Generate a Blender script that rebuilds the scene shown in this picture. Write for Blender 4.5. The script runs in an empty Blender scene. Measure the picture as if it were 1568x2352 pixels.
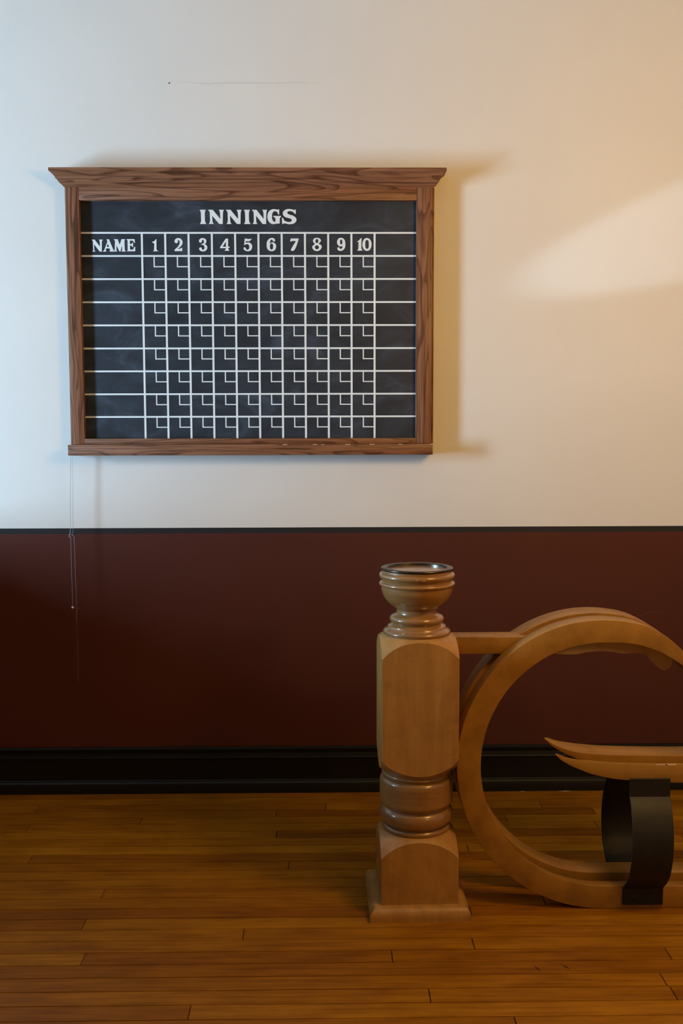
import bpy, bmesh, math, random
from mathutils import Vector, Matrix

# ---------------------------------------------------------------- camera
scene = bpy.context.scene
C = scene.collection
EYE = 1.48
cam_d = bpy.data.cameras.new('camera')
cam_d.sensor_fit = 'HORIZONTAL'; cam_d.sensor_width = 36.0
cam_d.lens = 36.0 * 2350.0 / 1568.0
cam_d.clip_start = 0.05
cam = bpy.data.objects.new('camera', cam_d); C.objects.link(cam)
cam.matrix_world = (Matrix.Translation((0, 0, EYE)) @ Matrix.Rotation(-0.0141, 4, 'Z')
                    @ Matrix.Rotation(math.radians(85.0), 4, 'X') @ Matrix.Rotation(-0.0025, 4, 'Z'))
scene.camera = cam

# ---------------------------------------------------------------- world, exposure, lights
YW = 4.03                 # back wall
XL, XR, YF, ZC = -4.4, 4.2, -3.5, 3.55
WIN_Y0, WIN_Y1, WIN_Z0, WIN_Z1 = 2.04, 2.58, 0.50, 2.30
scene.view_settings.view_transform = 'Standard'
scene.view_settings.look = 'None'
scene.view_settings.exposure = 0.0
scene.view_settings.gamma = 1.0
scene.view_settings.use_curve_mapping = False
w = bpy.data.worlds.new('world'); scene.world = w; w.use_nodes = True
w.node_tree.nodes['Background'].inputs[0].default_value = (0.45, 0.62, 1.0, 1)
w.node_tree.nodes['Background'].inputs[1].default_value = 0.4

def light(name, kind, loc, target, power, color, roll=0, **kw):
    d = bpy.data.lights.new(name, kind); d.energy = power; d.color = color
    for k, v in kw.items(): setattr(d, k, v)
    o = bpy.data.objects.new(name, d); C.objects.link(o)
    o.location = loc
    q = (Vector(target) - Vector(loc)).to_track_quat('-Z', 'Y').to_matrix() @ Matrix.Rotation(math.radians(roll), 3, 'Z')
    o.rotation_euler = q.to_euler()
    return o

COOL = (0.475, 0.735, 1.0)
WARM = (1.0, 0.56, 0.145)
light('window_daylight', 'AREA', (XL - 0.9, 1.88, 1.25), (XL + 4, 1.88, 1.25), 1780, COOL,
      shape='RECTANGLE', size=1.5, size_y=2.8)
light('pendant_lamp', 'POINT', (1.25, 2.15, 2.2), (1.25, 2.15, 0), 68, WARM, shadow_soft_size=0.25)
light('rear_pendant_lamp', 'POINT', (2.6, -0.6, 2.6), (2.6, 0, 0), 60, WARM, shadow_soft_size=0.28)
light('reflected_daylight_beam', 'SPOT', (-4.25, 2.227, 0.867), (1.85, YW, 2.36), 850, (0.55, 0.78, 1.0),
      spot_size=math.radians(4.1), spot_blend=0.45, shadow_soft_size=0.02, roll=22).scale = (1.9, 1.0, 1.0)

# ---------------------------------------------------------------- helpers
def link(name, verts, faces, mat, parent=None, smooth=None, mats=None, fmat=None):
    me = bpy.data.meshes.new(name)
    me.from_pydata([tuple(v) for v in verts], [], faces)
    bm = bmesh.new(); bm.from_mesh(me)
    bmesh.ops.remove_doubles(bm, verts=bm.verts, dist=1e-6)
    if fmat is None: bmesh.ops.recalc_face_normals(bm, faces=bm.faces)
    bm.to_mesh(me); bm.free()
    o = bpy.data.objects.new(name, me); C.objects.link(o)
    for m in (mats or [mat]): me.materials.append(m)
    if fmat:
        for p, i in zip(me.polygons, fmat): p.material_index = i
    if smooth is not None: soft(me, smooth)
    attach(o, parent)
    return o

def soft(me, ang):
    me.polygons.foreach_set('use_smooth', [True] * len(me.polygons))
    me.set_sharp_from_angle(angle=math.radians(ang))

def attach(o, parent):
    if parent is None: return
    o.parent = parent
    if parent.type == 'EMPTY':
        o.matrix_parent_inverse = Matrix.Translation(-Vector(parent.location))

def box_vf(x0, x1, y0, y1, z0, z1):
    v = [(x, y, z) for x in (x0, x1) for y in (y0, y1) for z in (z0, z1)]
    f = [(0, 1, 3, 2), (4, 6, 7, 5), (0, 4, 5, 1), (2, 3, 7, 6), (0, 2, 6, 4), (1, 5, 7, 3)]
    return v, f

class MB:
    def __init__(s): s.v = []; s.f = []
    def add(s, v, f):
        n = len(s.v); s.v += [tuple(p) for p in v]; s.f += [tuple(i + n for i in q) for q in f]; return s
    def box(s, *a): return s.add(*box_vf(*a))
    def build(s, name, mat, parent=None, bevel=0, seg=2, smooth=35):
        o = link(name, s.v, s.f, mat, parent)
        if bevel: bevel_mesh(o.data, bevel, seg)
        if smooth: soft(o.data, smooth)
        return o

def bevel_mesh(me, width, seg=2, ang=30):
    bm = bmesh.new(); bm.from_mesh(me)
    es = [e for e in bm.edges if len(e.link_faces) == 2 and e.calc_face_angle(0) > math.radians(ang)]
    bmesh.ops.bevel(bm, geom=es, offset=width, segments=seg, profile=0.5, affect='EDGES', clamp_overlap=True)
    bm.to_mesh(me); bm.free()

def sweep(sections, closed_ring=True, caps=True):
    """sections: lists of points, all the same length; joins each to the next"""
    n = len(sections[0]); v = [p for s in sections for p in s]; f = []
    for i in range(len(sections) - 1):
        for j in range(n if closed_ring else n - 1):
            k = (j + 1) % n
            f.append((i * n + j, i * n + k, (i + 1) * n + k, (i + 1) * n + j))
    if caps:
        f.append(tuple(range(n))); f.append(tuple((len(sections) - 1) * n + j for j in range(n)))
    return v, f

def crom(pts, per=6):
    """Catmull-Rom through 2D points"""
    out = []
    P = [pts[0]] + list(pts) + [pts[-1]]
    for i in range(1, len(P) - 2):
        for k in range(per):
            t = k / per
            a, b, c, d = P[i - 1], P[i], P[i + 1], P[i + 2]
            out.append(tuple(0.5 * (2 * b[q] + (c[q] - a[q]) * t + (2 * a[q] - 5 * b[q] + 4 * c[q] - d[q]) * t * t
                             + (3 * b[q] - a[q] - 3 * c[q] + d[q]) * t ** 3) for q in (0, 1)))
    out.append(tuple(pts[-1]))
    return out

def lathe(profile, cx, cy, n=96, cap_top=True, cap_bottom=True):
    v = []; f = []
    for r, z in profile:
        for k in range(n):
            a = 2 * math.pi * k / n
            v.append((cx + r * math.cos(a), cy + r * math.sin(a), z))
    for i in range(len(profile) - 1):
        for k in range(n):
            q = (k + 1) % n
            f.append((i * n + k, i * n + q, (i + 1) * n + q, (i + 1) * n + k))
    if cap_bottom: f.append(tuple(range(n)))
    if cap_top: f.append(tuple((len(profile) - 1) * n + k for k in range(n)))
    return v, f

def lerp_table(t, x):
    for (x0, y0), (x1, y1) in zip(t, t[1:]):
        if x <= x1:
            return y0 + (y1 - y0) * max(0, (x - x0)) / (x1 - x0)
    return t[-1][1]

def thing(name, label, cat, loc, group=None):
    o = bpy.data.objects.new(name, None); C.objects.link(o); o.location = loc
    o.empty_display_size = 0.1
    return tag(o, label, cat, group)

def tag(o, label, cat, group=None):
    o['label'] = label; o['category'] = cat
    if group: o['group'] = group
    return o

def struct(o):
    o['kind'] = 'structure'; return o

# ---------------------------------------------------------------- materials
def mat(name, color=(0.5, 0.5, 0.5), rough=0.5, metal=0.0, spec=0.5, coat=0.0):
    m = bpy.data.materials.new(name); m.use_nodes = True
    b = m.node_tree.nodes['Principled BSDF']
    b.inputs['Base Color'].default_value = (*color, 1)
    b.inputs['Roughness'].default_value = rough
    b.inputs['Metallic'].default_value = metal
    b.inputs['Specular IOR Level'].default_value = spec
    if coat:
        b.inputs['Coat Weight'].default_value = coat; b.inputs['Coat Roughness'].default_value = 0.12
    return m, m.node_tree.nodes, m.node_tree.links, b

def coords(nd, ln, scale, rot=(0, 0, 0)):
    tc = nd.new('ShaderNodeTexCoord'); mp = nd.new('ShaderNodeMapping')
    mp.inputs['Scale'].default_value = scale; mp.inputs['Rotation'].default_value = rot
    ln.new(tc.outputs['Object'], mp.inputs[0]); return mp.outputs[0]

def noise(nd, ln, vec, scale, detail=4, rough=0.55, dist=0.0):
    n = nd.new('ShaderNodeTexNoise')
    n.inputs['Scale'].default_value = scale; n.inputs['Detail'].default_value = detail
    n.inputs['Roughness'].default_value = rough; n.inputs['Distortion'].default_value = dist
    ln.new(vec, n.inputs['Vector']); return n.outputs['Fac']

def ramp(nd, ln, fac, stops):
    r = nd.new('ShaderNodeValToRGB'); e = r.color_ramp.elements
    while len(e) < len(stops): e.new(0.5)
    for el, (p, c) in zip(e, stops):
        el.position = p; el.color = (*c, 1) if len(c) == 3 else c
    ln.new(fac, r.inputs[0]); return r.outputs[0]

def mixc(nd, ln, fac, a, b, mode='MIX'):
    m = nd.new('ShaderNodeMix'); m.data_type = 'RGBA'; m.blend_type = mode
    for sock, val in ((m.inputs[0], fac), (m.inputs[6], a), (m.inputs[7], b)):
        if isinstance(val, (int, float)): sock.default_value = val
        elif isinstance(val, tuple): sock.default_value = (*val, 1)
        else: ln.new(val, sock)
    return m.outputs[2]

def bump(nd, ln, b, h, strength, dist=0.002):
    n = nd.new('ShaderNodeBump'); n.inputs['Strength'].default_value = strength
    n.inputs['Distance'].default_value = dist
    ln.new(h, n.inputs['Height']); ln.new(n.outputs[0], b.inputs['Normal'])

def paint(name, col, rough, mottle=0.04, bumpy=0.25, spec=0.3):
    m, nd, ln, b = mat(name, col, rough, spec=spec)
    v = coords(nd, ln, (1, 1, 1))
    big = noise(nd, ln, v, 2.2, 5)
    c = ramp(nd, ln, big, [(0.3, tuple(x * (1 - mottle) for x in col)), (0.7, tuple(min(1, x * (1 + mottle)) for x in col))])
    ln.new(c, b.inputs['Base Color'])
    bump(nd, ln, b, noise(nd, ln, v, 38, 6, 0.6), bumpy, 0.0015)
    return m

M_CREAM = paint('cream_wall_paint', (0.76, 0.74, 0.69), 0.75, 0.02)
M_MAROON = paint('maroon_wall_paint', (0.082, 0.020, 0.0115), 0.55, 0.06, 0.15)
M_STRIPE = paint('black_stripe_paint', (0.022, 0.022, 0.024), 0.5, 0.05, 0.15)
M_CEIL = paint('ceiling_paint', (0.46, 0.44, 0.40), 0.8)
M_DIM = paint('tan_wall_paint', (0.42, 0.39, 0.34), 0.8)
M_BASE = paint('black_gloss_paint', (0.0075, 0.007, 0.0065), 0.45, 0.15, 0.2, 0.28)
M_CRACK = mat('plaster_crack', (0.40, 0.36, 0.31), 0.9)[0]
M_NICK = mat('plaster_nick', (0.03, 0.03, 0.04), 0.9)[0]
M_SCRATCH = mat('paint_scratch', (0.15, 0.06, 0.045), 0.8)[0]
M_SCUFF = mat('white_scuff', (0.55, 0.5, 0.48), 0.8)[0]

def oak(name, horizontal):
    m, nd, ln, b = mat(name, rough=0.45, spec=0.35)
    def sc(l, t, y): return (l, y, t) if horizontal else (t, y, l)
    n1 = noise(nd, ln, coords(nd, ln, sc(0.9, 11, 4)), 1.5, 2, 0.45, 0.5)
    w_ = nd.new('ShaderNodeMath'); w_.operation = 'MULTIPLY'; w_.inputs[1].default_value = 11.0
    ln.new(n1, w_.inputs[0])
    fr = nd.new('ShaderNodeMath'); fr.operation = 'FRACT'; ln.new(w_.outputs[0], fr.inputs[0])
    rings = ramp(nd, ln, fr.outputs[0], [(0.0, (0.115, 0.043, 0.020)), (0.14, (0.15, 0.060, 0.028)),
                                         (0.36, (0.255, 0.112, 0.055)), (0.9, (0.285, 0.128, 0.064)), (1.0, (0.20, 0.085, 0.042))])
    fine = noise(nd, ln, coords(nd, ln, sc(3, 170, 60)), 1.0, 4, 0.65, 0.3)
    pores = ramp(nd, ln, fine, [(0.36, (0.50, 0.44, 0.40)), (0.52, (0.95, 0.95, 0.95)), (0.7, (1.1, 1.1, 1.1))])
    ln.new(mixc(nd, ln, 1.0, rings, pores, 'MULTIPLY'), b.inputs['Base Color'])
    bump(nd, ln, b, fine, 0.12, 0.0006)
    return m

M_OAK_H = oak('red_oak_horizontal', True)
M_OAK_V = oak('red_oak_vertical', False)

def maple(name, scale, lo, hi, rough=0.33, coat=0.0):
    m, nd, ln, b = mat(name, rough=rough, spec=0.45, coat=coat)
    n1 = noise(nd, ln, coords(nd, ln, scale), 3.0, 5, 0.55, 0.6)
    c1 = ramp(nd, ln, n1, [(0.30, lo), (0.68, hi)])
    blot = noise(nd, ln, coords(nd, ln, (1, 1, 1)), 14, 6, 0.7)
    c2 = ramp(nd, ln, blot, [(0.28, (0.70, 0.66, 0.60)), (0.5, (1, 1, 1)), (0.8, (1.0, 0.98, 0.95))])
    ln.new(mixc(nd, ln, 0.75, c1, c2, 'MULTIPLY'), b.inputs['Base Color'])
    rr = ramp(nd, ln, blot, [(0.3, (rough + .12,) * 3), (0.7, (rough - .03,) * 3)])
    ln.new(rr, b.inputs['Roughness'])
    return m

WLO, WHI = (0.33, 0.163, 0.042), (0.43, 0.225, 0.062)
M_POST = maple('aged_maple_vertical', (9, 9, 0.9), WLO, WHI, 0.30)
M_TURN = maple('aged_maple_turned', (1.5, 1.5, 26), (0.21, 0.100, 0.030), (0.32, 0.160, 0.047), 0.30, 0.7)
M_HOOP = maple('aged_maple_bent', (3, 8, 3), (0.245, 0.115, 0.018), (0.36, 0.176, 0.030), 0.36)
M_RACK = maple('aged_maple_rack', (1.0, 9, 14), (0.29, 0.140, 0.024), (0.40, 0.205, 0.036), 0.36)
M_CHIP = mat('bare_wood_chip', (0.62, 0.42, 0.24), 0.7)[0]

m, nd, ln, b = mat('black_iron', (0.02, 0.018, 0.017), 0.5, 0.0, 0.35)
nz = noise(nd, ln, coords(nd, ln, (1, 1, 1)), 40, 5, 0.7)
ln.new(ramp(nd, ln, nz, [(0.3, (0.007, 0.0064, 0.006)), (0.75, (0.016, 0.0145, 0.0135))]), b.inputs['Base Color'])
bump(nd, ln, b, nz, 0.15, 0.001)
M_IRON = m
M_BOLT = mat('iron_bolt', (0.012, 0.011, 0.010), 0.5)[0]
m, nd, ln, b = mat('dull_steel_bowl', (0.11, 0.105, 0.085), 0.27, 1.0)
M_STEEL = m
M_RIM = mat('dark_bronze_rim', (0.09, 0.075, 0.06), 0.3, 1.0)[0]
M_CHAIN = mat('nickel_chain', (0.42, 0.44, 0.48), 0.35, 0.8)[0]
M_BALL = mat('polished_nickel', (0.85, 0.85, 0.86), 0.08, 1.0)[0]

m, nd, ln, b = mat('chalkboard_slate', (0.02, 0.022, 0.026), 0.55, spec=0.35)
v = coords(nd, ln, (1, 1, 1.6))
sm = noise(nd, ln, v, 4.2, 7, 0.62, 1.2)
c = ramp(nd, ln, sm, [(0.36, (0.016, 0.021, 0.028)), (0.54, (0.026, 0.035, 0.048)), (0.74, (0.058, 0.078, 0.108))])
ln.new(c, b.inputs['Base Color'])
M_SLATE = m
M_WHITE = paint('white_sign_paint', (0.80, 0.87, 0.88), 0.6, 0.03, 0.05)

# floor boards: tone comes from a per-board attribute
m, nd, ln, b = mat('varnished_floor_boards', rough=0.45, spec=0.16)
at_ = nd.new('ShaderNodeAttribute'); at_.attribute_name = 'tone'
streak = noise(nd, ln, coords(nd, ln, (1.6, 34, 1)), 2.4, 6, 0.6, 0.4)
blot = noise(nd, ln, coords(nd, ln, (1.5, 5, 1)), 3.2, 4, 0.6)
base = ramp(nd, ln, at_.outputs['Fac'], [(0.0, (0.23, 0.073, 0.003)), (0.5, (0.335, 0.130, 0.004)), (1.0, (0.43, 0.185, 0.007))])
st = ramp(nd, ln, streak, [(0.28, (0.52, 0.45, 0.38)), (0.58, (1, 1, 1))])
bl = ramp(nd, ln, blot, [(0.3, (0.72, 0.66, 0.6)), (0.62, (1, 1, 1))])
ln.new(mixc(nd, ln, 1.0, mixc(nd, ln, 0.8, base, st, 'MULTIPLY'), bl, 'MULTIPLY'), b.inputs['Base Color'])
bump(nd, ln, b, streak, 0.05, 0.001)
M_FLOOR = m
M_STOP = maple('lightened_maple', (3, 3, 8), (0.56, 0.42, 0.22), (0.68, 0.52, 0.28), 0.6)  # maple lightened to make up for the low light under the hoops
M_GAP = mat('floor_board_gap', (0.03, 0.012, 0.004), 0.8)[0]
M_MARK = mat('dark_floor_gouge', (0.06, 0.012, 0.004), 0.7)[0]
M_WINFRAME = mat('white_window_paint', (0.7, 0.7, 0.68), 0.4)[0]

# ---------------------------------------------------------------- room shell
XE0, XE1 = XL - 0.12, XR + 0.12
def bands(x0, x1, y, zs, ms):
    v = []; f = []; fm = []
    for i in range(len(zs) - 1):
        n = len(v)
        v += [(x0, y, zs[i]), (x1, y, zs[i]), (x1, y, zs[i + 1]), (x0, y, zs[i + 1])]
        f.append((n, n + 1, n + 2, n + 3)); fm.append(ms[i])
    n = len(v)
    v += [(x0, y + .12, zs[0]), (x1, y + .12, zs[0]), (x1, y + .12, zs[-1]), (x0, y + .12, zs[-1])]
    f.append((n + 1, n, n + 3, n + 2)); fm.append(ms[-1])
    return v, f, fm
v, f, fm = bands(XE0, XE1, YW, [-0.02, 1.0445, 1.067, ZC], [0, 1, 2])
wall = link('wall_back', v, f, None, mats=[M_MAROON, M_STRIPE, M_CREAM], fmat=fm)
struct(wall)

# left wall with its tall window opening
mb = MB()
mb.box(XL - .12, XL, YF, WIN_Y0, 0, ZC).box(XL - .12, XL, WIN_Y1, YW, 0, ZC)
mb.box(XL - .12, XL, WIN_Y0, WIN_Y1, 0, WIN_Z0).box(XL - .12, XL, WIN_Y0, WIN_Y1, WIN_Z1, ZC)
struct(mb.build('wall_left', M_DIM, smooth=0))
fw = 0.07
mb = MB()
mb.box(XL - .02, XL + .03, WIN_Y0 - fw, WIN_Y0, WIN_Z0 - fw, WIN_Z1 + fw)
mb.box(XL - .02, XL + .03, WIN_Y1, WIN_Y1 + fw, WIN_Z0 - fw, WIN_Z1 + fw)
mb.box(XL - .02, XL + .03, WIN_Y0, WIN_Y1, WIN_Z1, WIN_Z1 + fw)
mb.box(XL - .02, XL + .08, WIN_Y0, WIN_Y1, WIN_Z0 - fw, WIN_Z0)
struct(mb.build('window_1', M_WINFRAME, bevel=0.004))
struct(MB().box(XR, XR + .12, YF, YW, 0, ZC).build('wall_right', M_DIM, smooth=0))
struct(MB().box(XE0, XE1, YF - .12, YF, 0, ZC).build('wall_front', M_DIM, smooth=0))
struct(MB().box(XE0, XE1, YF - .12, YW + .12, ZC, ZC + .1).build('ceiling', M_CEIL, smooth=0))
# unseen low wall, added out of frame left to shade the lower wall
struct(MB().box(-1.90, -1.76, 1.7, YW, 0, 1.05).build('added_shade_wall', M_MAROON, bevel=0.004))

# floor: every board its own face, with thin dark joints
PW = 0.0657; Y0 = 2.891
JOINTS = [(-1.124, 3.865), (-.009, 3.851), (-.198, 3.789), (-1.101, 3.664), (-.187, 3.585), (-1.016, 3.394), (-.133, 3.331),
          (-.712, 3.14), (-.725, 2.944), (-.248, 2.867), (-.681, 2.746), (-.352, 2.474), (.176, 2.729), (.412, 2.802),
          (.261, 2.532), (.948, 2.727), (.891, 2.593), (.896, 2.504), (.825, 3.861), (.667, 3.732), (1.014, 3.803), (.987, 3.666)]
rows = {}
for x, y in JOINTS: rows.setdefault(math.floor((y - Y0) / PW), []).append(x)
rng = random.Random(11)
V = []; Fc = []; T = []; FM = []
V += [(XE0, YF - .1, -0.004), (XE1, YF - .1, -0.004), (XE1, YW + .1, -0.004), (XE0, YW + .1, -0.004)]
Fc.append((0, 1, 2, 3)); T.append(0); FM.append(1)
k0 = math.floor((YF - Y0) / PW); k1 = math.ceil((YW - Y0) / PW)
g = 0.0009
for k in range(k0, k1 + 1):
    y0, y1 = Y0 + k * PW, Y0 + (k + 1) * PW
    inner = sorted(rows.get(k, []))
    cuts = list(inner)
    if inner:
        lo, hi = inner[0], inner[-1]
    else:
        lo = hi = rng.uniform(-2.6, -1.45)
        cuts.append(lo)
        if Y0 - 8 * PW < y0: hi = lo + rng.uniform(2.75, 3.6); cuts.append(hi)
    while lo > XE0: lo -= rng.uniform(1.3, 3.0); cuts.append(lo)
    if hi < 0.2 and inner and rng.random() < .8: hi = rng.uniform(1.25, 2.4); cuts.append(hi)
    while hi < XE1: hi += rng.uniform(1.3, 3.0); cuts.append(hi)
    cuts = sorted(c_ for c_ in cuts if XE0 < c_ < XE1)
    cuts = [XE0] + cuts + [XE1]
    for a, b_ in zip(cuts, cuts[1:]):
        n = len(V)
        a2, b2, c2, d2 = a + g, b_ - g, y0 + g, y1 - g
        e = .0009
        V += [(a2, c2, -.0035), (b2, c2, -.0035), (b2, d2, -.0035), (a2, d2, -.0035),
              (a2 + e, c2 + e, 0), (b2 - e, c2 + e, 0), (b2 - e, d2 - e, 0), (a2 + e, d2 - e, 0)]
        t = min(1, max(0, rng.gauss(.5, .22)))
        for q in ((4, 5, 6, 7), (0, 1, 5, 4), (1, 2, 6, 5), (2, 3, 7, 6), (3, 0, 4, 7)):
            Fc.append(tuple(n + i for i in q)); T.append(t); FM.append(0)
me = bpy.data.meshes.new('floor'); me.from_pydata(V, [], Fc)
me.materials.append(M_FLOOR); me.materials.append(M_GAP)
me.polygons.foreach_set('material_index', FM)
me.attributes.new('tone', 'FLOAT', 'FACE').data.foreach_set('value', T)
floor = bpy.data.objects.new('floor', me); C.objects.link(floor); struct(floor)

# baseboard with cap bead and shoe moulding (profile: protrusion, height)
prof = [(0.0, 0.182), (0.012, 0.182), (0.016, 0.179), (0.017, 0.172), (0.013, 0.166), (0.011, 0.158), (0.013, 0.150), (0.021, 0.146),
        (0.023, 0.141), (0.019, 0.135), (0.017, 0.128), (0.0165, 0.050), (0.019, 0.0475), (0.026, 0.046), (0.032, 0.040), (0.035, 0.030), (0.036, 0.0), (0.0, 0.0)]
v, f = sweep([[(x, YW - p, z) for p, z in prof] for x in (XL, XR)])
struct(link('baseboard_back', v, f, M_BASE, smooth=25))

# small marks in the plaster and paint, kept with the wall
def streakmesh(name, pts, wd, mt, parent, dy=0.0006):
    v = []; f = []
    for i, (x, z) in enumerate(pts):
        a = pts[max(0, i - 1)]; c_ = pts[min(len(pts) - 1, i + 1)]
        d = Vector((c_[0] - a[0], c_[1] - a[1])).normalized(); h = wd * (.35 + .65 * math.sin(math.pi * (i + .5) / len(pts)))
        v += [(x - d.y * h, YW - dy, z + d.x * h), (x + d.y * h, YW - dy, z - d.x * h)]
        if i: f.append((2 * i - 2, 2 * i - 1, 2 * i + 1, 2 * i))
    return link(name, v, f, mt, parent)
streakmesh('wall_crack', [(-.565 + .0228 * i, 2.7685 + .003 * math.sin(i * .9) * (i < 7) + .0001 * i) for i in range(25)], .00045, M_CRACK, wall)
streakmesh('wall_nick', [(-.5975, 2.7670), (-.5945, 2.7685), (-.591, 2.7690)], .0022, M_NICK, wall)
streakmesh('wall_scratch', [(1.042, .744), (1.048, .757), (1.055, .768), (1.060, .779)], .0009, M_SCRATCH, wall)
streakmesh('wall_scratch', crom([(1.235, .706), (1.262, .708), (1.29, .722), (1.315, .721), (1.343, .715)]), .0008, M_SCRATCH, wall)
# gouges in the floor
def gouge(x0, y0, x1, y1, wd):
    d = Vector((x1 - x0, y1 - y0)).normalized(); n_ = Vector((-d.y, d.x)) * wd
    link('floor_gouge', [(x0, y0, .0004), ((x0 + x1) / 2 - n_.x, (y0 + y1) / 2 - n_.y, .0004), (x1, y1, .0004),
                         ((x0 + x1) / 2 + n_.x, (y0 + y1) / 2 + n_.y, .0004)], [(0, 1, 2, 3)], M_MARK, floor)
gouge(.560, 2.668, .574, 2.640, .004)
gouge(.636, 2.674, .655, 2.648, .004)

for x0, x1 in ((.765, .795), (.925, .985)):
    mid = (x0 + x1) / 2
    link('white_scuff', [(x0, YW - .0375, .0004), (mid, YW - .0435, .0004), (x1, YW - .0375, .0004), (mid, YW - .0365, .0004)], [(0, 1, 2, 3)], M_SCUFF, floor)

# ---------------------------------------------------------------- scoreboard
SX0, SX1, SZ0, SZ1 = -0.991, 0.407, 1.397, 2.3735
PX0, PX1, PZ0, PZ1 = -0.938, 0.346, 1.4195, 2.3235
FY = YW - 0.042; PY = YW - 0.020
board = thing('scoreboard', 'oak-framed black chalkboard scoreboard with INNINGS grid, hung on the cream wall', 'scoreboard', (-0.292, YW, SZ0))
MB().box(SX0, PX0, FY, YW - .0005, SZ0, SZ1).build('frame_stile', M_OAK_V, board, bevel=.0015)
MB().box(PX1, SX1, FY, YW - .0005, SZ0, SZ1).build('frame_stile', M_OAK_V, board, bevel=.0015)
MB().box(SX1, SX1 + .0075, FY + .012, YW - .0005, SZ0, SZ1 - .001).build('case_side', M_OAK_V, board, bevel=.001)
MB().box(PX0, PX1, FY + .0006, YW - .0005, PZ1, SZ1).build('frame_top_rail', M_OAK_H, board, bevel=.0012)
MB().box(PX0, PX1, FY + .0006, YW - .0005, SZ0, PZ0).build('frame_bottom_rail', M_OAK_H, board, bevel=.0012)
# crown moulding mitred round three sides (overhang, height)
cp = [(.0475, 2.434), (.0475, 2.4225), (.0445, 2.4205), (.040, 2.4185), (.034, 2.4125), (.029, 2.4045), (.0265, 2.3985), (.0225, 2.3965),
      (.0205, 2.3935), (.0185, 2.3885), (.0130, 2.3840), (.0075, 2.3785), (.003, 2.3735), (.0005, 2.3715)]
secs = []
for o_, z in cp:
    secs.append([(SX0 - o_, YW - .0005, z), (SX0 - o_, FY - o_, z), (SX1 + o_, FY - o_, z), (SX1 + o_, YW - .0005, z)])
v, f = sweep(secs)
link('crown_moulding', v, f, M_OAK_H, board, smooth=22)
tray = MB().box(-.9945, .4085, YW - .080, YW - .0005, 1.3555, 1.3968).build('chalk_tray', M_OAK_H, board, bevel=.002)
for x, l in ((-.17, .018), (-.055, .018), (-.02, .01), (.07, .02), (.165, .02), (.276, .016), (.398, .016)):
    MB().box(x, x + l, YW - .0806, YW - .077, 1.3945, 1.3972).build('worn_edge', M_CHIP, tray, smooth=0)
panel = MB().box(PX0, PX1, PY, YW - .001, PZ0, PZ1).build('chalkboard_panel', M_SLATE, board, smooth=0)

LX = [-.7060 + .08925 * i for i in range(11)]
LZ = [2.2057, 2.1187, 2.0314, 1.9437, 1.8557, 1.7673, 1.6795, 1.5913, 1.5036]
mb = MB()
ty = PY - .0008
for i, z in enumerate(LZ): mb.box(PX0, PX1, ty, PY, z - .0033, z + .0033)
for x in LX: mb.box(x - .0038, x + .0038, ty - .0001, PY, PZ0, LZ[0])
mb.build('grid_lines', M_WHITE, panel, smooth=0)
for z in LZ[1:]:
    for x in LX[1:]:
        xv = x - .0438; zb = z - .0405
        ol = [(xv - .0022, z), (xv - .0022, zb - .002), (x, zb - .002), (x, zb + .002), (xv + .0022, zb + .002), (xv + .0022, z)]
        vv = [(px, ty + .0001, pz) for px, pz in ol] + [(px, PY, pz) for px, pz in ol]
        link('score_box', vv, [tuple(range(6)), tuple(range(11, 5, -1))] + [(i, (i + 1) % 6, 6 + (i + 1) % 6, 6 + i) for i in range(6)], M_WHITE, panel)

def PXZ(px, py): return (-.9325 + (px - 187.5) * .001665, 2.2057 + (535 - py) * .00167)
def glyphs(name, contours, ox, oy, sc, parent):
    """hand drawn outlines; a point (x, y, 1) is smooth, (x, y) is a corner"""
    cu = bpy.data.curves.new(name, 'CURVE'); cu.dimensions = '2D'; cu.fill_mode = 'BOTH'
    cu.extrude = .0005; cu.resolution_u = 6
    for c_ in contours:
        sp = cu.splines.new('BEZIER'); sp.bezier_points.add(len(c_) - 1); sp.use_cyclic_u = True
        for bp, p in zip(sp.bezier_points, c_):
            x, z = PXZ(ox + p[0] / sc, oy + p[1] / sc)
            bp.co = (x, z, 0)
            h = 'AUTO' if len(p) > 2 else 'VECTOR'
            bp.handle_left_type = h; bp.handle_right_type = h
    tmp = bpy.data.objects.new(name, cu); C.objects.link(tmp)
    bpy.context.view_layer.update()
    dg = bpy.context.evaluated_depsgraph_get()
    me = bpy.data.meshes.new_from_object(tmp.evaluated_get(dg))
    bpy.data.objects.remove(tmp); bpy.data.curves.remove(cu)
    me.transform(Matrix.Translation((0, PY - .0005, 0)) @ Matrix.Rotation(math.radians(90), 4, 'X'))
    me.materials.clear(); me.materials.append(M_WHITE); me.name = name
    o = bpy.data.objects.new(name, me); C.objects.link(o); attach(o, parent)
    return o
def ell(cx, cy, rx, ry): return [(cx, cy - ry, 1), (cx + rx, cy, 1), (cx, cy + ry, 1), (cx - rx, cy, 1)]
def shift(c_, dx, s=1.0, x0=0): return [((p[0] - x0) * s + x0 + dx, *p[1:]) for p in c_]
G_I = [(105, 79), (190, 79), (178, 103), (174, 130), (175, 220), (180, 245), (196, 271), (106, 271), (120, 245), (123, 220), (121, 130), (117, 103)]
G_N = [(220, 79), (286, 79), (389, 204), (386, 125), (381, 100), (368, 79), (439, 79), (429, 103), (426, 130), (422, 271), (372, 271), (277, 158),
       (280, 235), (285, 255), (299, 271), (228, 271), (242, 250), (247, 225), (244, 110)]
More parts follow.
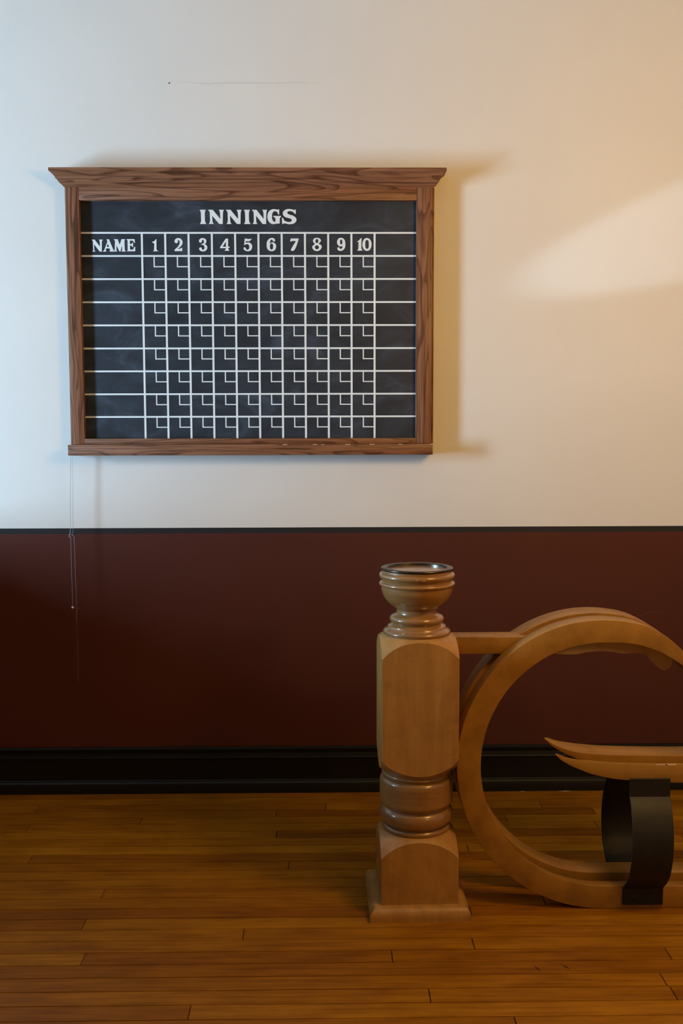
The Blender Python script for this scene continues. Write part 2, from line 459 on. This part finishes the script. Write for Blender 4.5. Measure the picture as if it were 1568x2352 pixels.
G_G = [(1188, 78), (1206, 69), (1205, 140), (1192, 143), (1178, 112, 1), (1150, 97, 1), (1122, 108, 1), (1105, 168, 1), (1114, 222, 1), (1136, 243, 1),
       (1152, 236), (1153, 195), (1140, 180), (1119, 168), (1124, 162), (1234, 162), (1229, 173), (1213, 190), (1211, 265), (1165, 266), (1115, 272, 1),
       (1064, 242, 1), (1041, 170, 1), (1062, 103, 1), (1115, 71, 1), (1160, 73, 1)]
G_S = [(1423, 80), (1437, 72), (1435, 132), (1420, 134), (1398, 108, 1), (1345, 97, 1), (1318, 115, 1), (1338, 139, 1), (1400, 160, 1), (1444, 207, 1),
       (1424, 253, 1), (1345, 274, 1), (1285, 263, 1), (1262, 265), (1246, 275), (1242, 188), (1257, 186), (1275, 222, 1), (1325, 243, 1), (1370, 236, 1), (1377, 212, 1),
       (1340, 192, 1), (1280, 172, 1), (1254, 125, 1), (1280, 85, 1), (1345, 67, 1), (1398, 77, 1)]
glyphs('heading_lettering', [G_I, G_N, shift(G_N, 246), shift(G_I, 611), shift(G_N, 608, .96, 220), G_G, G_S], 440, 470, 6.03, panel)
G_n = [(127, 137), (172, 137), (254, 247), (251, 165), (240, 137), (299, 137), (284, 165), (280, 321), (246, 321), (160, 208), (164, 300), (180, 321), (133, 321), (146, 300), (143, 165)]
G_A = [(358, 133), (396, 133), (464, 300), (486, 321), (400, 321), (412, 300), (402, 272), (350, 272), (341, 300), (353, 321), (294, 321), (318, 300), (372, 165)]
G_M = [(469, 132), (531, 132), (563, 217), (592, 131), (651, 131), (638, 157), (640, 295), (657, 319), (588, 319), (600, 297), (600, 222), (573, 319), (555, 319), (511, 222), (509, 297), (521, 319), (464, 319), (482, 297), (490, 157)]
G_E = [(667, 130), (796, 130), (803, 186), (788, 186), (772, 155), (722, 152), (722, 206), (750, 204), (760, 184), (772, 187), (772, 250), (760, 251), (750, 230), (722, 230), (722, 290), (772, 290), (792, 247), (805, 250), (803, 316), (676, 316), (686, 296), (686, 150)]
glyphs('name_lettering', [G_n, G_A, [(376, 198), (357, 250), (395, 250)], G_M, G_E], 190, 530, 6.817, panel)
D1 = [(1132, 128), (1139, 130), (1136, 280), (1143, 300), (1169, 316), (1081, 316), (1098, 300), (1104, 205), (1094, 190), (1071, 181), (1070, 174), (1104, 160), (1123, 142)]
D2 = [(127, 165, 1), (148, 126, 1), (190, 114, 1), (237, 139, 1), (252, 185, 1), (230, 232, 1), (170, 280), (212, 278), (232, 263), (246, 267), (245, 314), (122, 314), (129, 290), (190, 230, 1), (208, 180, 1), (196, 147, 1), (176, 142), (181, 165, 1), (160, 191, 1), (138, 186, 1)]
D3 = [(510, 165, 1), (530, 125, 1), (575, 115, 1), (620, 140, 1), (622, 180, 1), (598, 207), (630, 230, 1), (638, 265, 1), (615, 305, 1), (570, 318, 1), (525, 305, 1), (511, 275, 1), (525, 258, 1), (548, 265, 1), (560, 292, 1), (582, 290, 1), (594, 260, 1), (582, 225, 1), (543, 216), (543, 206), (580, 190, 1), (586, 158, 1), (573, 141, 1), (556, 143), (553, 170, 1), (530, 184, 1)]
D4 = [(929, 122), (966, 122), (966, 247), (991, 244), (985, 264), (966, 266), (972, 290), (987, 309), (909, 309), (925, 290), (930, 269), (839, 269), (841, 251)]
D5 = [(1228, 121), (1300, 129), (1339, 121), (1310, 155, 1), (1280, 163, 1), (1246, 160), (1243, 190), (1290, 180, 1), (1335, 212, 1), (1343, 252, 1), (1322, 300, 1), (1275, 316, 1), (1225, 300, 1), (1207, 270, 1), (1220, 255, 1), (1240, 265, 1), (1255, 291, 1), (1280, 290, 1), (1297, 250, 1), (1283, 212, 1), (1252, 208, 1), (1217, 225)]
glyphs('inning_numeral', [D1], 190, 530, 6.817, panel)
glyphs('inning_numeral', [D2], 380, 530, 6.817, panel)
glyphs('inning_numeral', [D3], 380, 530, 6.817, panel)
glyphs('inning_numeral', [D4, [(931, 168), (877, 248), (931, 248)]], 380, 530, 6.817, panel)
glyphs('inning_numeral', [D5], 380, 530, 6.817, panel)
D6 = [(212, 105, 1), (213, 125, 1), (198, 133, 1), (187, 120, 1), (172, 108, 1), (155, 128, 1), (149, 156), (185, 142, 1), (222, 165, 1), (228, 195, 1), (212, 235, 1), (172, 250, 1), (128, 233, 1), (110, 180, 1), (126, 115, 1), (172, 88, 1), (200, 94, 1)]
D7 = [(411, 96), (509, 95), (508, 111), (455, 235, 1), (435, 247, 1), (414, 238, 1), (418, 222, 1), (476, 128), (430, 125, 1), (415, 132), (404, 130)]
D8 = [(737, 87, 1), (776, 100, 1), (787, 125, 1), (764, 158, 1), (792, 180, 1), (793, 213, 1), (737, 249, 1), (684, 218, 1), (683, 186, 1), (708, 165, 1), (689, 130, 1), (699, 100, 1)]
D9 = [(1038, 87, 1), (1076, 105, 1), (1092, 160, 1), (1080, 220, 1), (1035, 247, 1), (1000, 236, 1), (993, 212, 1), (1009, 202, 1), (1022, 217, 1), (1040, 222, 1), (1055, 200, 1), (1052, 184), (1030, 193, 1), (998, 172, 1), (988, 140, 1), (1003, 101, 1)]
D10 = [(1287, 89), (1294, 92), (1291, 215), (1306, 243), (1239, 243), (1254, 225), (1257, 140), (1238, 135), (1262, 118), (1275, 105)]
glyphs('inning_numeral', [D6, ell(171, 193, 20, 38)], 590, 530, 5.407, panel)
glyphs('inning_numeral', [D7], 590, 530, 5.407, panel)
glyphs('inning_numeral', [D8, ell(737, 126, 19, 25), ell(737, 203, 25, 25)], 590, 530, 5.407, panel)
glyphs('inning_numeral', [D9, ell(1040, 138, 14, 30)], 590, 530, 5.407, panel)
glyphs('inning_numeral', [D10, ell(1362, 168, 58, 79), ell(1363, 167, 22, 55)], 590, 530, 5.407, panel)

# ---------------------------------------------------------------- pull chains under the tray
def beads(pts, r, gap):
    """tiny beads along a 3D polyline"""
    v = []; f = []
    base = bmesh.new(); bmesh.ops.create_icosphere(base, subdivisions=1, radius=r)
    bv = [p.co.copy() for p in base.verts]; base.verts.index_update()
    bf = [tuple(q.index for q in fc.verts) for fc in base.faces]; base.free()
    carry = 0.0
    for a, c_ in zip(pts, pts[1:]):
        a = Vector(a); d = Vector(c_) - a; L = d.length; t = carry
        while t < L:
            p = a + d * (t / L); n = len(v)
            v += [p + q for q in bv]; f += [tuple(i + n for i in q) for q in bf]; t += gap
        carry = t - L
    return v, f
def cord(pts, r, n=6):
    secs = []
    for x, y, z in pts:
        secs.append([(x + r * math.cos(2 * math.pi * k / n), y + r * math.sin(2 * math.pi * k / n), z) for k in range(n)])
    return sweep(secs)
CY = YW - .045
def chain_mesh(name, pts, r, mt, parent=None):
    mb_ = MB(); mb_.add(*beads(pts, r, r * 2.35)); mb_.add(*cord(pts, r * .35))
    return mb_.build(name, mt, parent, smooth=60)
TRAYB = 1.3555
c1 = thing('pull_chain', 'fine beaded chain hanging from the scoreboard tray, ending in a bright metal ball', 'chain', (-.999, CY, .75), 'pull chains under the scoreboard')
chain_mesh('bead_chain', [(-.9925, CY, TRAYB), (-.9985, CY, 1.20), (-1.0008, CY, 1.07), (-1.0025, CY - .001, 1.052), (-1.005, CY - .002, 1.0475), (-1.0065, CY - .002, 1.036),
                          (-1.004, CY - .001, 1.043), (-1.001, CY, 1.036), (-1.0005, CY, .90), (-1.0002, CY, .765)], .00125, M_CHAIN, c1)
bm = bmesh.new(); bmesh.ops.create_uvsphere(bm, u_segments=32, v_segments=20, radius=.0072)
bmesh.ops.translate(bm, verts=bm.verts, vec=(-1.0005, CY, .7575))
me = bpy.data.meshes.new('end_ball'); bm.to_mesh(me); bm.free(); me.materials.append(M_BALL); soft(me, 60)
o = bpy.data.objects.new('end_ball', me); C.objects.link(o); attach(o, c1); o['label'] = 'bright metal ball on the chain end'
c2 = thing('pull_chain', 'longer thin chain under the scoreboard tray, right of the ball-ended chain and hanging lower', 'chain', (-.986, CY, .455), 'pull chains under the scoreboard')
chain_mesh('bead_chain', [(-.9855, CY, TRAYB), (-.9885, CY, 1.20), (-.9905, CY, 1.062), (-.9945, CY + .0022, 1.050), (-.999, CY + .0035, 1.046), (-.993, CY + .0032, 1.044), (-.9875, CY, 1.038), (-.9858, CY, .90),
                          (-.9852, CY, .70)], .0011, M_CHAIN, c2)
chain_mesh('cord_end', [(-.9852, CY, .70), (-.985, CY, .455)], .0007, M_HOOP, c2)

# ---------------------------------------------------------------- ball return
AX, AY = 0.2715, 3.069                 # axis of the post
ROT = Matrix.Translation((AX, AY, 0)) @ Matrix.Rotation(math.radians(1.0), 4, 'Z') @ Matrix.Translation((-AX, -AY, 0))
RF, RB = 2.994, 3.166                  # outer faces of the front and back rails
rack = thing('bowling_ball_return', 'honey-brown wooden bowling ball return with turned post, curved hoops and ball rack', 'ball return', (AX, AY, 0))

def bool_block(name, half, z0, z1, dome):
    """square prism cut to a lathe-turned dome, giving the arched shoulders"""
    a = link('tmp_a', *box_vf(AX - half, AX + half, AY - half, AY + half, z0, z1), None)
    bevel_mesh(a.data, .0035, 2)
    v_, f_ = lathe(dome, AX, AY, 160)
    b2 = link('tmp_b', v_, f_, None)
    md = a.modifiers.new('x', 'BOOLEAN'); md.operation = 'INTERSECT'; md.solver = 'EXACT'; md.object = b2
    bpy.context.view_layer.update()
    dg = bpy.context.evaluated_depsgraph_get()
    me_ = bpy.data.meshes.new_from_object(a.evaluated_get(dg)); me_.name = name
    bpy.data.objects.remove(a); bpy.data.objects.remove(b2)
    me_.transform(ROT)
    return me_

def part_from(me_, name, mt, parent, ang=28):
    me_.materials.clear(); me_.materials.append(mt); soft(me_, ang)
    o_ = bpy.data.objects.new(name, me_); C.objects.link(o_); attach(o_, parent); return o_

up = [(.4105, .096), (.418, .1035), (.4305, .1150), (.4420, .1300), (.4600, .1490), (.4820, .1625), (.500, .172), (.52, .18), (.74, .18), (.766, .172),
      (.784, .1625), (.800, .1515), (.816, .1385), (.8280, .1245), (.8345, .1150), (.8390, .1065), (.8420, .098)]
post = part_from(bool_block('post', .115, .40, .86, [(r, z) for z, r in up]), 'post', M_POST, rack)
lo = [(.03, .18), (.145, .18), (.160, .174), (.1775, .165), (.190, .1565), (.203, .1460), (.218, .1310), (.2286, .1168), (.2345, .108), (.2385, .100)]
part_from(bool_block('plinth_block', .1165, .0, .26, [(r, z) for z, r in lo]), 'plinth_block', M_POST, post)

def arcpts(cx, cz, r, a0, a1, n=8, rx=None):
    rx = rx or r
    return [(cx + rx * math.cos(math.radians(a0 + (a1 - a0) * i / n)), cz + r * math.sin(math.radians(a0 + (a1 - a0) * i / n))) for i in range(n + 1)]
lower_turn = ([(.090, .236)] + arcpts(.0935, .2435, .0105, -80, 80, 8, .0125) + [(.0975, .2555), (.0980, .2580)]
              + arcpts(.098, .2835, .0235, -80, 75, 12, .0150) + [(.1005, .3078), (.1000, .3105), (.1030, .3125)]
              + arcpts(.101, .328, .0145, -70, 0, 6, .0115) + arcpts(.101, .386, .0150, 0, 75, 6, .0115) + [(.1000, .4015), (.1000, .4035)]
              + arcpts(.0965, .4115, .0070, -70, 80, 8, .0105) + [(.090, .4195)])
part_from(link('tmp', *lathe(lower_turn, AX, AY, 120), None).data, 'turned_collar', M_TURN, post)
bpy.data.objects.remove(bpy.data.objects['tmp'])
cup = ([(.0955, .836), (.1005, .8385)] + arcpts(.0935, .8475, .0085, -40, 60, 6, .0095)
       + [(.0955, .8565), (.0915, .8595), (.0890, .8625), (.0880, .8665), (.0835, .8690), (.0780, .8705), (.0740, .8738)]
       + arcpts(.0715, .8865, .0115, -72, 72, 10, .0112) + [(.0665, .9005), (.0622, .9045), (.0612, .9090), (.0613, .9165), (.0635, .9185)]
       + crom([(.0645, .9195), (.0760, .9270), (.0870, .9360), (.0965, .9480), (.1035, .9620), (.1075, .9760), (.1085, .9855)], 5)
       + [(.1085, .9868)] + arcpts(.1065, .9945, .0068, -75, 75, 8, .0085) + [(.1062, 1.0030), (.1070, 1.0080)]
       + arcpts(.1060, 1.0195, .0090, -75, 65, 8, .0090) + [(.1065, 1.0300), (.1062, 1.0355), (.100, 1.0365)])
cup_o = part_from(link('tmp', *lathe(cup, AX, AY, 128), None).data, 'turned_cup', M_TURN, post)
bpy.data.objects.remove(bpy.data.objects['tmp'])
rim = [(.0915, 1.0350), (.0905, 1.0405), (.0925, 1.0432), (.1000, 1.0442)] + arcpts(.1055, 1.0405, .0035, 80, -70, 6, .0038) + [(.103, 1.0362)]
v, f = lathe(rim, AX, AY, 128, False, False)
link('bowl_rim', v, f, M_RIM, post, smooth=40)['label'] = 'dark metal rim of the cup'
bowl = [(.0906, 1.0405), (.0900, 1.0300), (.0885, 1.0000), (.0850, .9800), (.0740, .9680), (.0400, .9640), (.0001, .9635)]
v, f = lathe(bowl, AX, AY, 128, False, False)
link('metal_bowl', v, f, M_STEEL, post, smooth=50)['label'] = 'shiny steel bowl set into the cup'
mb = MB()
for a, da, z, h in ((-97, 4, 1.0205, .0035), (-91, 2, 1.0200, .003), (-87.5, 5.5, 1.0178, .003)):
    for q in range(4):
        a0 = math.radians(a + da * q / 4); a1 = math.radians(a + da * (q + .8) / 4); zz = z - .0010 * (q % 2)
        r_ = .1153
        mb.add([(AX + r_ * math.cos(a0), AY + r_ * math.sin(a0), zz), (AX + r_ * math.cos(a1), AY + r_ * math.sin(a1), zz - .0006),
                (AX + r_ * math.cos(a1), AY + r_ * math.sin(a1), zz + h * .5), (AX + r_ * math.cos(a0), AY + r_ * math.sin(a0), zz + h * .8)], [(0, 1, 2, 3)])
mb.build('chipped_edge', M_CHIP, post, smooth=0)

# foot moulding round the plinth, mitred
fp = [(.1510, 0.0), (.1510, .0135), (.1495, .0215), (.1455, .0290), (.1395, .0345), (.1320, .0378), (.1240, .0388), (.1168, .0380)]
secs = [[(AX - r, AY - r, z), (AX + r, AY - r, z), (AX + r, AY + r, z), (AX - r, AY + r, z)] for r, z in fp]
v, f = sweep(secs)
v = [ROT @ Vector(p) for p in v]
link('foot_moulding', v, f, M_POST, post, smooth=32)

# cross bar from the post to the hoops
MB().box(AX + .10, .640, 3.068, 3.146, .7745, .8270).build('cross_bar', M_HOOP, rack, bevel=.0025)

# hoops that run on as the floor rails
HX, HZ = .839, .452
RO = [(33, .3795), (45, .393), (57, .4105), (62, .4180), (66, .4258), (71, .4310), (75, .4355), (79, .4373), (84, .4385), (90, .4402), (98, .4430), (110, .4460), (125, .4490), (150, .4500), (180, .4515), (270, .4520)]
RI = [(33, .3745), (53, .3745), (59, .3740), (64, .3755), (70, .3755), (77, .3749), (83, .3731), (90, .3718), (103, .3740), (120, .3775), (150, .3785), (180, .3795), (270, .3805)]
def hoop(name, yo, yi, lift, top_spread):
    """yo: outer face, yi: face towards the gap"""
    sg = 1 if yi > yo else -1
    secs = []
    for x in (3.2, 2.4, 1.6, 1.2, 1.0, .92):
        t = min(1, (x - HX) / .25)
        zi = HZ - .3805 - .003 * t
        secs.append([(x, yo, 0.0005), (x, yo, zi), (x, yi, zi - .010), (x, yi, 0.0005)])
    steps = 110
    for i in range(steps + 1):
        a = 270 - (270 - 33) * i / steps
        ro, ri = lerp_table(RO, a), lerp_table(RI, a)
        ca, sa = math.cos(math.radians(a)), math.sin(math.radians(a))
        k = max(0, min(1, (a_ := (200 - a) / 110)))
        oo = yo + (top_spread if sg < 0 else 0) * k
        ii = yi + sg * .016 * k
        bv = min(.010, (ro - ri) * .4)
        lz = lift * k
        secs.append([(HX + ro * ca, oo, max(.0005, HZ + ro * sa + lz)), (HX + ri * ca, oo, HZ + ri * sa + lz),
                     (HX + (ri + bv) * ca, ii, HZ + (ri + bv) * sa + lz), (HX + ro * ca, ii, max(.0005, HZ + ro * sa + lz))])
    v_, f_ = sweep(secs)
    o_ = link(name, v_, f_, M_HOOP, rack)
    bevel_mesh(o_.data, .0035, 3, 38)
    soft(o_.data, 30)
    return o_
hoop('hoop_rail', RF, RF + .056, 0.0, 0)
hoop('hoop_rail', RB, RB - .056, 0.002, .034)

# upper rack rails with pointed ends
RT = [(.6845, .4820), (.6969, .4812), (.7145, .4755), (.732, .4707), (.7669, .465), (.8144, .4593), (.8882, .454), (1.0703, .450), (1.6, .449), (3.2, .449)]
RBm = [(.6860, .4800), (.6930, .4735), (.7051, .4633), (.7343, .4464), (.763, .4341), (.7933, .4223), (.8357, .412), (.8893, .4035), (1.0719, .3926), (1.6, .390), (3.2, .390)]
def rack_rail(name, yo, yi):
    xs = [.6865 + (.90 - .6865) * (i / 34) ** 1.4 for i in range(35)] + [.95, 1.0, 1.07, 1.3, 1.6, 2.4, 3.2]
    T_, B_ = crom(RT, 8), crom(RBm, 8)
    secs = []
    for x in xs:
        zt, zb = lerp_table(T_, x), lerp_table(B_, x)
        h = zt - zb
        k = min(1, max(.12, h / .04))
        yi2 = yo + (yi - yo) * (.30 + .70 * k)
        secs.append([(x, yo, zb), (x, yo, zt), (x, yi2, zt - min(.014, h * .45)), (x, yi2, zb)])
    v_, f_ = sweep(secs)
    o_ = link(name, v_, f_, M_RACK, rack)
    bevel_mesh(o_.data, .002, 2, 35)
    soft(o_.data, 32)
    return o_
rr = rack_rail('rack_rail', RF, RF + .052)
rack_rail('rack_rail', RB, RB - .052)
for x0, x1, h in ((.99, 1.022, .0022), (1.018, 1.05, .0028)):
    MB().box(x0, x1, RF - .0004, RF + .004, .4497 - h, .4502).build('worn_edge', M_CHIP, rr, smooth=0)

# iron straps joining floor rails and rack rails
def strap(name, yo, sg, xl, xu, wd):
    """bowed flat bar; sg -1 bulges towards the viewer"""
    prof_ = [(.0135, 0, 0), (.040, 0, 0), (.064, .000, .01), (.070, .004, .03), (.078, .013, .06), (.095, .030, .12)]
    prof_ += [(z, .066 * math.sin(math.pi * min(1, max(0, (z - .052) / (.352 - .052)))) ** .72, (z - .05) / .34) for z in [.12 + .0165 * i for i in range(13)]]
    prof_ += [(.334, .017, .95), (.345, .007, .98), (.3525, .001, 1), (.360, 0, 1), (.408, 0, 1)]
    t_ = .006
    secs = []
    for i, (z, o_, u) in enumerate(prof_):
        a = prof_[max(0, i - 1)]; c_ = prof_[min(len(prof_) - 1, i + 1)]
        d = Vector((sg * (c_[1] - a[1]), c_[0] - a[0])).normalized()
        n_ = Vector((d.y, -d.x)) * (t_ * -sg)
        y = yo + sg * (o_ + .0003 + t_)
        x0 = xl + (xu - xl) * min(1, max(0, u))
        yi = y - sg * t_
        nn = Vector((d.y, -d.x)); nn = nn if nn.x * sg < 0 else -nn
        y2, z2 = y + nn.x * t_, z + nn.y * t_
        secs.append([(x0, y, z), (x0 + wd, y, z), (x0 + wd, y2, z2), (x0, y2, z2)])
    v_, f_ = sweep(secs)
    o_ = link(name, v_, f_, M_IRON, rack)
    bevel_mesh(o_.data, .0008, 1, 50)
    soft(o_.data, 30)
    o_['label'] = 'bowed black iron strap'
    return o_
sf = strap('iron_strap', RF, -1, .8955, .9095, .1225)
strap('iron_strap', RB, 1, .893, .893, .1225)
for x in (.930, .985):
    v, f = lathe([(.0055, -.001), (.0055, .0012), (.003, .0022)], 0, 0, 16)
    link('bolt', [(x + p[0], RF - .0062 - p[2], .041 + p[1]) for p in v], f, M_BOLT, sf, smooth=40)

# curved stop under the hoop tops, ending in a rounded knob
lowp = crom([(.66, .790), (.69, .7755), (.7207, .7725), (.7584, .7723), (.7879, .7776), (.8282, .7814), (.8686, .7798), (.9024, .7742), (.9495, .7746), (.9739, .7697), (.9904, .756), (1.0043, .7395),
             (1.0208, .7244), (1.0357, .7216), (1.0503, .7324), (1.0552, .7529), (1.050, .778)], 5)
uppp = [(1.038, HZ + .3745 * math.sin(math.acos((1.038 - HX) / .3745)) + .004)]
for i in range(14):
    x = 1.02 - i * (1.02 - .66) / 13
    uppp.append((x, HZ + .384 * math.sqrt(max(0, 1 - ((x - HX) / .384) ** 2))))
loop = lowp + uppp
n = len(loop)
y0, y1 = RF + .074, RF + .112
v = [(x, y0, z) for x, z in loop] + [(x, y1, z) for x, z in loop]
f = [tuple(range(n)), tuple(range(2 * n - 1, n - 1, -1))] + [(i, (i + 1) % n, n + (i + 1) % n, n + i) for i in range(n)]
o = link('ball_stop', v, f, M_STOP, rack, smooth=30)
